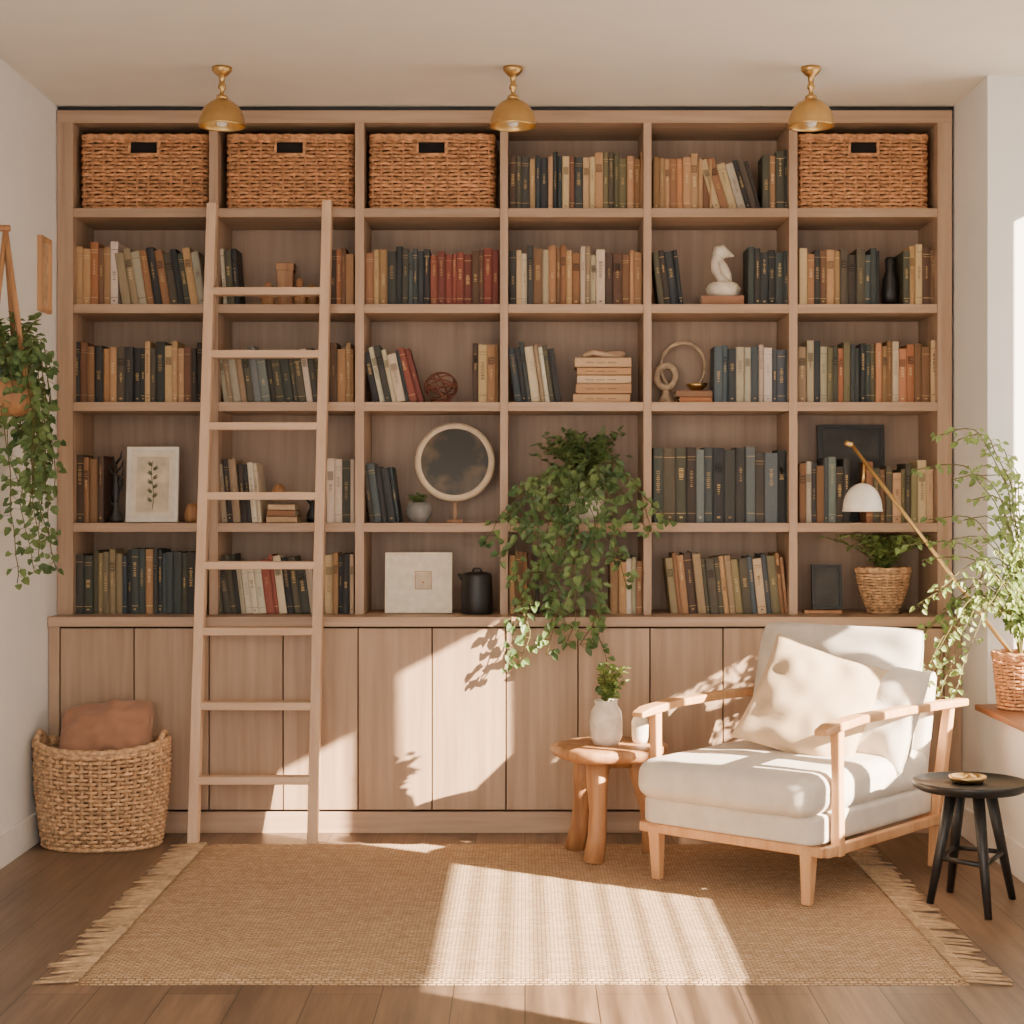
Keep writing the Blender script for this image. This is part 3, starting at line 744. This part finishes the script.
# brass arm lamp standing on the sill
g = group('brass_arm_lamp', (1.80, -.52, .5535)); b = MB()
b.lathe([(.0001, 0), (.045, 0), (.045, .012), (.012, .02), (.0001, .02)], (1.86, -.535, .554), 24)
b.tube([(1.86, -.535, .57), (1.86, -.535, .66), (1.746, -.55, .80), (1.485, -.47, 1.165), (1.225, -.40, 1.525)], .0075, 10)
b.tube([(1.232, -.40, 1.518), (1.205, -.40, 1.528)], .011, 10)
b.tube([(1.275, -.412, 1.455), (1.272, -.412, 1.40), (1.268, -.412, 1.37)], .006, 8)
b.obj('brass_arm', [M_brass], parent=g)
pr = [(.073*math.sin(math.radians(90*i/10))+.0002, .095*math.cos(math.radians(90*i/10))) for i in range(11)]
simple('shade', [M_white], lambda b: b.lathe(pr+[(.076, -.012), (.071, -.012)]+[(r*.94, z*.94) for r, z in pr][::-1], (1.268, -.412, 1.28), 32, caps=False), parent=g)

# potted plant on counter, far right cell
rnd = random.Random(31); qx, qy = ex(884, .08), .10
g = group('potted_fern', (qx, qy, ZCT)); b = MB()
pth = lambda f: [((.055+.05*math.sin(f*1.6))*math.cos(2*math.pi*i/90), (.055+.05*math.sin(f*1.6))*math.sin(2*math.pi*i/90)) for i in range(90)]
weave(b, (qx, qy, ZCT+.001), lambda f: [((x, y), (x/math.hypot(x, y), y/math.hypot(x, y))) for x, y in pth(f)], 0, .18, .0115, 22, .003, rim=.008)
b.obj('woven_pot', [M_wickL], parent=g)
simple('soil', [M_soil], lambda b: b.lathe([(.0001, .01), (.05, .01), (.092, .15), (.0001, .16)], (qx, qy, ZCT), 24), parent=g)
b = MB()
def cl4(p):
    q = p.copy(); q.x = min(max(q.x, ex(797)+.03), ex(937)-.03); q.y = min(q.y, .32); q.z = min(q.z, 1.17); return q
sprigs(b, (qx, qy, ZCT+.15), 46, .22, .25, .034, .026, rnd, (-.02, -.06), 10, 1, cl4)
b.obj('foliage', [M_stem, M_leafL], parent=g)

# ------------------------------------------------------------------ shelf decor
ART = {'dark': plain('dark_art', srgb(52, 50, 46), .6, var=.3, nscale=9), 'pale': plain('pale_art', srgb(208, 190, 164), .8, var=.12, nscale=14)}
def leaning_frame(name, u0, u1, v0, z0, fm, pic, y=.10, bw=.012, mat_=.03, tilt=6, pr=None):
    x0, x1 = ex(u0, y), ex(u1, y); h = (ez(v0, y)-z0); w = x1-x0
    T = Matrix.Translation((x0, y, z0+.002)) @ Matrix.Rotation(math.radians(-tilt), 4, 'X')
    g = group(name, (x0, y, z0))
    b = MB()
    for a in ((0, w, 0, bw), (0, w, h-bw, h), (0, bw, bw, h-bw), (w-bw, w, bw, h-bw)): b.box(a[0], a[1], -.012, .01, a[2], a[3], T=T)
    b.obj('frame', [fm], parent=g, bevel=.001)
    b = MB(); b.box(bw*.8, w-bw*.8, -.004, .008, bw*.8, h-bw*.8, T=T); b.obj('mount', [M_cream if pic != 'dark' else M_black], parent=g)
    m = bw+mat_; r = pr or (m, w-m, m, h-m)
    b = MB(); b.box(r[0], r[1], -.006, -.0035, r[2], r[3], T=T); b.obj('picture', [ART[pic]], parent=g)
    return g, T, w, h, r
g, T, w, h, r = leaning_frame('framed_picture', 126, 178, 447, ZS[3], M_white, 'pale', .10, .014, .026)
b = MB()
cx0 = w/2; zb = r[2]+.012; ztp = r[3]-.02
b.tube([T @ Vector((cx0+.006*math.sin(q), -.0065, zb+(ztp-zb)*q/6)) for q in range(7)], .0014, 4)
for q in range(9):
    z = zb+.03+(ztp-zb-.03)*q/9; sg = 1 if q % 2 else -1
    b.leaf(T @ Vector((cx0, -.0078, z)), Vector((sg*.9, 0, .7)), Vector((0, -1, 0)), .034, .015, 0, fold=0)
b.obj('botanical_drawing', [M_ink], parent=g)
leaning_frame('dark_framed_picture', 818, 885, 425, ZS[3], M_black, 'dark', .255, .014, .01, 4)
leaning_frame('small_dark_picture', 812, 842, 565, ZCT+.012, M_black, 'dark', .12, .01, .004)
simple('small_wooden_plinth', [M_stump], lambda b: b.box(ex(808), ex(846), .08, .15, ZCT+.0005, ZCT+.0125))
g, T, w, h, r = leaning_frame('pale_art_panel', 385, 452, 553, ZCT, M_cream, 'pale', .07, .008, .07, 6, (.125, .185, .10, .165))
b = MB()
for a in ((.121, .189, .096, .0985), (.121, .189, .167, .1695), (.121, .1235, .096, .1695), (.1865, .189, .096, .1695), (.15, .158, .12, .128)):
    b.box(a[0], a[1], -.0068, -.0036, a[2], a[3], T=T)
b.obj('picture_outline', [M_stump], parent=g)

b = MB(); x = ex(116, .06)
b.lathe([(.0001, 0), (.028, 0), (.03, .02), (.014, .05), (.01, .09), (.016, .12), (.01, .16), (.012, .19), (.0001, .2)], (x, .06, ZS[3]+.0005), 14)
for k in range(12):
    a = R.uniform(0, 6.28); z = ZS[3]+.04+.018*k
    b.tube([(x, .06, z), (x+.025*math.cos(a), .06+.015*math.sin(a), z+.025), (x+.03*math.cos(a), .06+.02*math.sin(a), z+.05)], [.006, .005, .002], 6)
b.obj('branch_sculpture', [M_black])
simple('small_wooden_dish', [M_stump], lambda b: b.lathe([(.0001, 0), (.03, 0), (.035, .03), (.028, .06), (.02, .075), (.0001, .08)], (ex(187), .12, ZS[3]+.0005), 20))

# round mirror
mx, mz, mr = ex(454.5, .12), ez(462, .12), .150
g = group('round_mirror', (mx, .12, ZS[3])); b = MB()
T = Matrix.Translation((mx, .15, mz)) @ Matrix.Rotation(math.radians(-8), 4, 'X') @ Matrix.Rotation(math.radians(90), 4, 'X')
b.M = T; b.lathe([(mr-.012, .012), (mr, .016), (mr+.012, .010), (mr+.014, 0), (mr+.010, -.012), (mr-.012, -.01), (mr-.012, .012)], (0, 0, 0), 64, caps=False)
b.obj('frame_ring', [plain('pale_wood_ring', srgb(210, 188, 158), .6, var=.06)], parent=g)
mm, nt, bs = base_mat('mottled_mirror_glass', .22, .15)  # dark glass with brown noise mottling
nn = noiset(nt, coords(nt), 6, 5); tint(nt, bs, mixc(nt, srgb(36, 36, 32), srgb(112, 92, 68), ramp(nt, nn, .46, .7)))
b = MB(); b.M = T; b.lathe([(.0001, -.004), (mr-.011, -.004), (mr-.011, .004), (.0001, .004)], (0, 0, 0), 64)
b.sm = [False]*len(b.f); b.obj('glass', [mm], parent=g)
b = MB(); b.box(mx-.03, mx+.03, .15, .21, ZS[3]+.0005, ZS[3]+.012); b.box(mx-.008, mx+.008, .185, .2, ZS[3]+.001, mz-.02); b.obj('stand', [M_stump], parent=g, bevel=.002)
vx2 = ex(419, .07); g = group('small_succulent_pot', (vx2, .07, ZS[3]))
simple('pot', [M_grey], lambda b: b.lathe([(.0001, 0), (.03, 0), (.05, .03), (.052, .06), (.04, .082), (.035, .082), (.03, .07), (.0001, .07)], (vx2, .07, ZS[3]+.0005), 28), parent=g)
b = MB(); sprigs(b, (vx2, .07, ZS[3]+.07), 14, .04, .04, .022, .014, random.Random(3), k=4); b.obj('leaves', [M_stem, M_leafD], parent=g)
kx = ex(477, .06); b = MB()
b.lathe([(.0001, 0), (.062, 0), (.066, .008), (.064, .08), (.060, .15), (.057, .162), (.05, .164), (.035, .168), (.0001, .17)], (kx, .06, ZCT+.0005), 32)
b.tube([(kx-.02, .06, ZCT+.166), (kx-.012, .06, ZCT+.182), (kx+.012, .06, ZCT+.182), (kx+.02, .06, ZCT+.166)], .005, 8)
b.tube([(kx-.054, .06, ZCT+.14), (kx-.07, .055, ZCT+.155), (kx-.076, .055, ZCT+.16)], [.012, .008, .006], 8)
b.obj('black_pitcher', [M_black])

# bird sculpture on rounded rock and block
sx2 = ex(722, .08); b = MB(); Z = ZS[1]
b.box(sx2-.085, sx2+.085, .05, .15, Z+.0005, Z+.04, 1)
b.lathe([(.0001, .04), (.05, .04), (.066, .055), (.07, .075), (.055, .095), (.0001, .105)], (sx2+.01, .10, Z), 20, 0, jit=.25)
b.tube([(sx2+.035, .10, Z+.085), (sx2+.012, .10, Z+.12), (sx2-.008, .10, Z+.155), (sx2-.018, .10, Z+.185), (sx2-.014, .10, Z+.205)], [.012, .032, .036, .026, .024], 16)
b.tube([(sx2-.03, .10, Z+.205), (sx2-.014, .10, Z+.218), (sx2+.006, .10, Z+.222), (sx2+.026, .10, Z+.215), (sx2+.05, .10, Z+.205)], [.012, .03, .029, .016, .003], 16)
b.tube([(sx2-.012, .068, Z+.18), (sx2+.01, .064, Z+.14), (sx2+.035, .075, Z+.10)], [.008, .02, .004], 10)
b.obj('stone_bird_sculpture', [M_stone, M_terra], bevel=0)
Z = ZS[1]
for u, h, w in ((268, .10, .03), (300, .115, .028)):
    x = ex(u, .09); b = MB()
    b.lathe([(.0001, 0), (w, 0), (w*.9, h*.3), (w*.6, h*.55), (w*.35, h*.65), (w*.5, h*.8), (w*.42, h*.95), (.0001, h)], (x, .09, Z+.0005), 18)
    b.box(x-w*1.15, x+w*1.15, .075, .105, Z+.0005+h*.32, Z+h*.46)
    b.obj('wooden_figurine', [M_stump])
simple('wooden_box', [M_stump], lambda b: (b.box(ex(277, .15), ex(293, .15), .15, .22, Z+.0005, Z+.17), b.box(ex(276, .15), ex(294, .15), .148, .222, Z+.155, Z+.185)), bevel=.002)
simple('wooden_jar', [M_chairw], lambda b: b.lathe([(.0001, 0), (.024, 0), (.026, .06), (.015, .075), (.012, .1), (.0001, .105)], (ex(312, .16), .17, Z+.0005), 20))
x = ex(441, .1); Z = ZS[2]; b = MB()
for k in range(7):
    a0 = k*.9; pts = []
    for q in range(20):
        a = 2*math.pi*q/20; v = Vector((.06*math.cos(a), 0, .058*math.sin(a)))
        v = Matrix.Rotation(a0, 3, 'Z') @ Matrix.Rotation(k*.7, 3, 'X') @ v
        pts.append((x+v.x*1.1, .11+v.y, Z+.068+v.z))
    b.tube(pts, .0035, 6, closed=True)
b.lathe([(.0001, 0), (.045, 0), (.04, .012), (.0001, .014)], (x, .11, Z+.0005), 18)
b.obj('wire_coral_ornament', [plain('rust_red', srgb(112, 62, 46), .6)])
b = MB(); x = ex(604, .12)
b.tube([(x+.07*math.cos(t)*(1+.2*math.sin(3*t)), .13+.03*math.sin(t), zt+.014+.008*math.sin(2*t)) for t in [2*math.pi*q/40 for q in range(40)]], .012, 8, closed=True)
b.obj('wooden_chain_link', [M_lad])
x = ex(684, .2); zc = ez(366, .2); b = MB()
b.M = Matrix.Translation((x, .245, zc)) @ Matrix.Rotation(math.radians(90), 4, 'X')
b.tube([(.092*math.cos(t), .1*math.sin(t), 0) for t in [math.radians(-50+290*q/40) for q in range(41)]], [.004+.004*abs(math.sin(q/13)) for q in range(41)], 10)
b.M = Matrix.Translation((ex(667, .2), .245, ez(376, .2))) @ Matrix.Rotation(math.radians(90), 4, 'X')
b.tube([(.04*math.cos(t), .046*math.sin(t), 0) for t in [2*math.pi*q/30 for q in range(30)]], .014, 10, closed=True)
b.M = Matrix.Identity(4)
b.lathe([(.0001, 0), (.036, 0), (.034, .02), (.02, .04), (.012, ez(376, .2)-.045-ZS[2]), (.0001, ez(376, .2)-.04-ZS[2])], (ex(667, .2), .25, ZS[2]+.0005), 18)
b.obj('abstract_ring_sculpture', [M_ringw])
simple('small_brass_bowl', [M_brass], lambda b: b.lathe([(.0001, 0), (.02, 0), (.04, .02), (.042, .03), (.036, .028), (.0001, .012)], (ex(697, .1), .12, zb5+.0008), 20))
x = ex(890, .1)
simple('dark_vase', [M_black], lambda b: b.lathe([(.0001, 0), (.03, 0), (.036, .05), (.03, .11), (.018, .15), (.022, .19), (.016, .2), (.0001, .19)], (x, .1, ZS[1]+.0005), 20))
simple('wooden_knob_ornament', [M_stump], lambda b: (b.lathe([(.0001, 0), (.022, 0), (.03, .03), (.02, .06), (.0001, .07)], (ex(279, .1), .10, ZS[3]+.0905), 16)), origin=None)
simple('small_bird_figurine', [M_black], lambda b: (b.lathe([(.0001, 0), (.02, 0), (.026, .03), (.012, .06), (.014, .08), (.0001, .09)], (ex(312, .1), .12, ZS[3]+.0005), 16), b.tube([(ex(312, .1), .12, ZS[3]+.07), (ex(303, .1), .12, ZS[3]+.105)], [.009, .002], 8)))

# ------------------------------------------------------------------ light, world, camera
w = bpy.data.worlds.new('World'); scene.world = w; w.use_nodes = True
bg = w.node_tree.nodes['Background']; bg.inputs[0].default_value = (1.0, .96, .91, 1); bg.inputs[1].default_value = 4.1
sd = bpy.data.lights.new('sun', 'SUN'); sd.energy = 58; sd.angle = math.radians(.55); sd.color = (1, .81, .60)
so = bpy.data.objects.new('sun', sd); scene.collection.objects.link(so)
so.rotation_euler = Vector((-.85, .53, -.45)).to_track_quat('-Z', 'Y').to_euler(); so.location = (6, -4, 4)
cd = bpy.data.cameras.new('camera'); cd.sensor_width = 36; cd.lens = 1700/1024*36
cd.shift_x = -.0127; cd.shift_y = -.0088; cd.clip_start = .05
co = bpy.data.objects.new('camera', cd); scene.collection.objects.link(co)
co.location = (0, -CAMD, CAMH); co.rotation_euler = (math.radians(90), 0, 0)
scene.camera = co
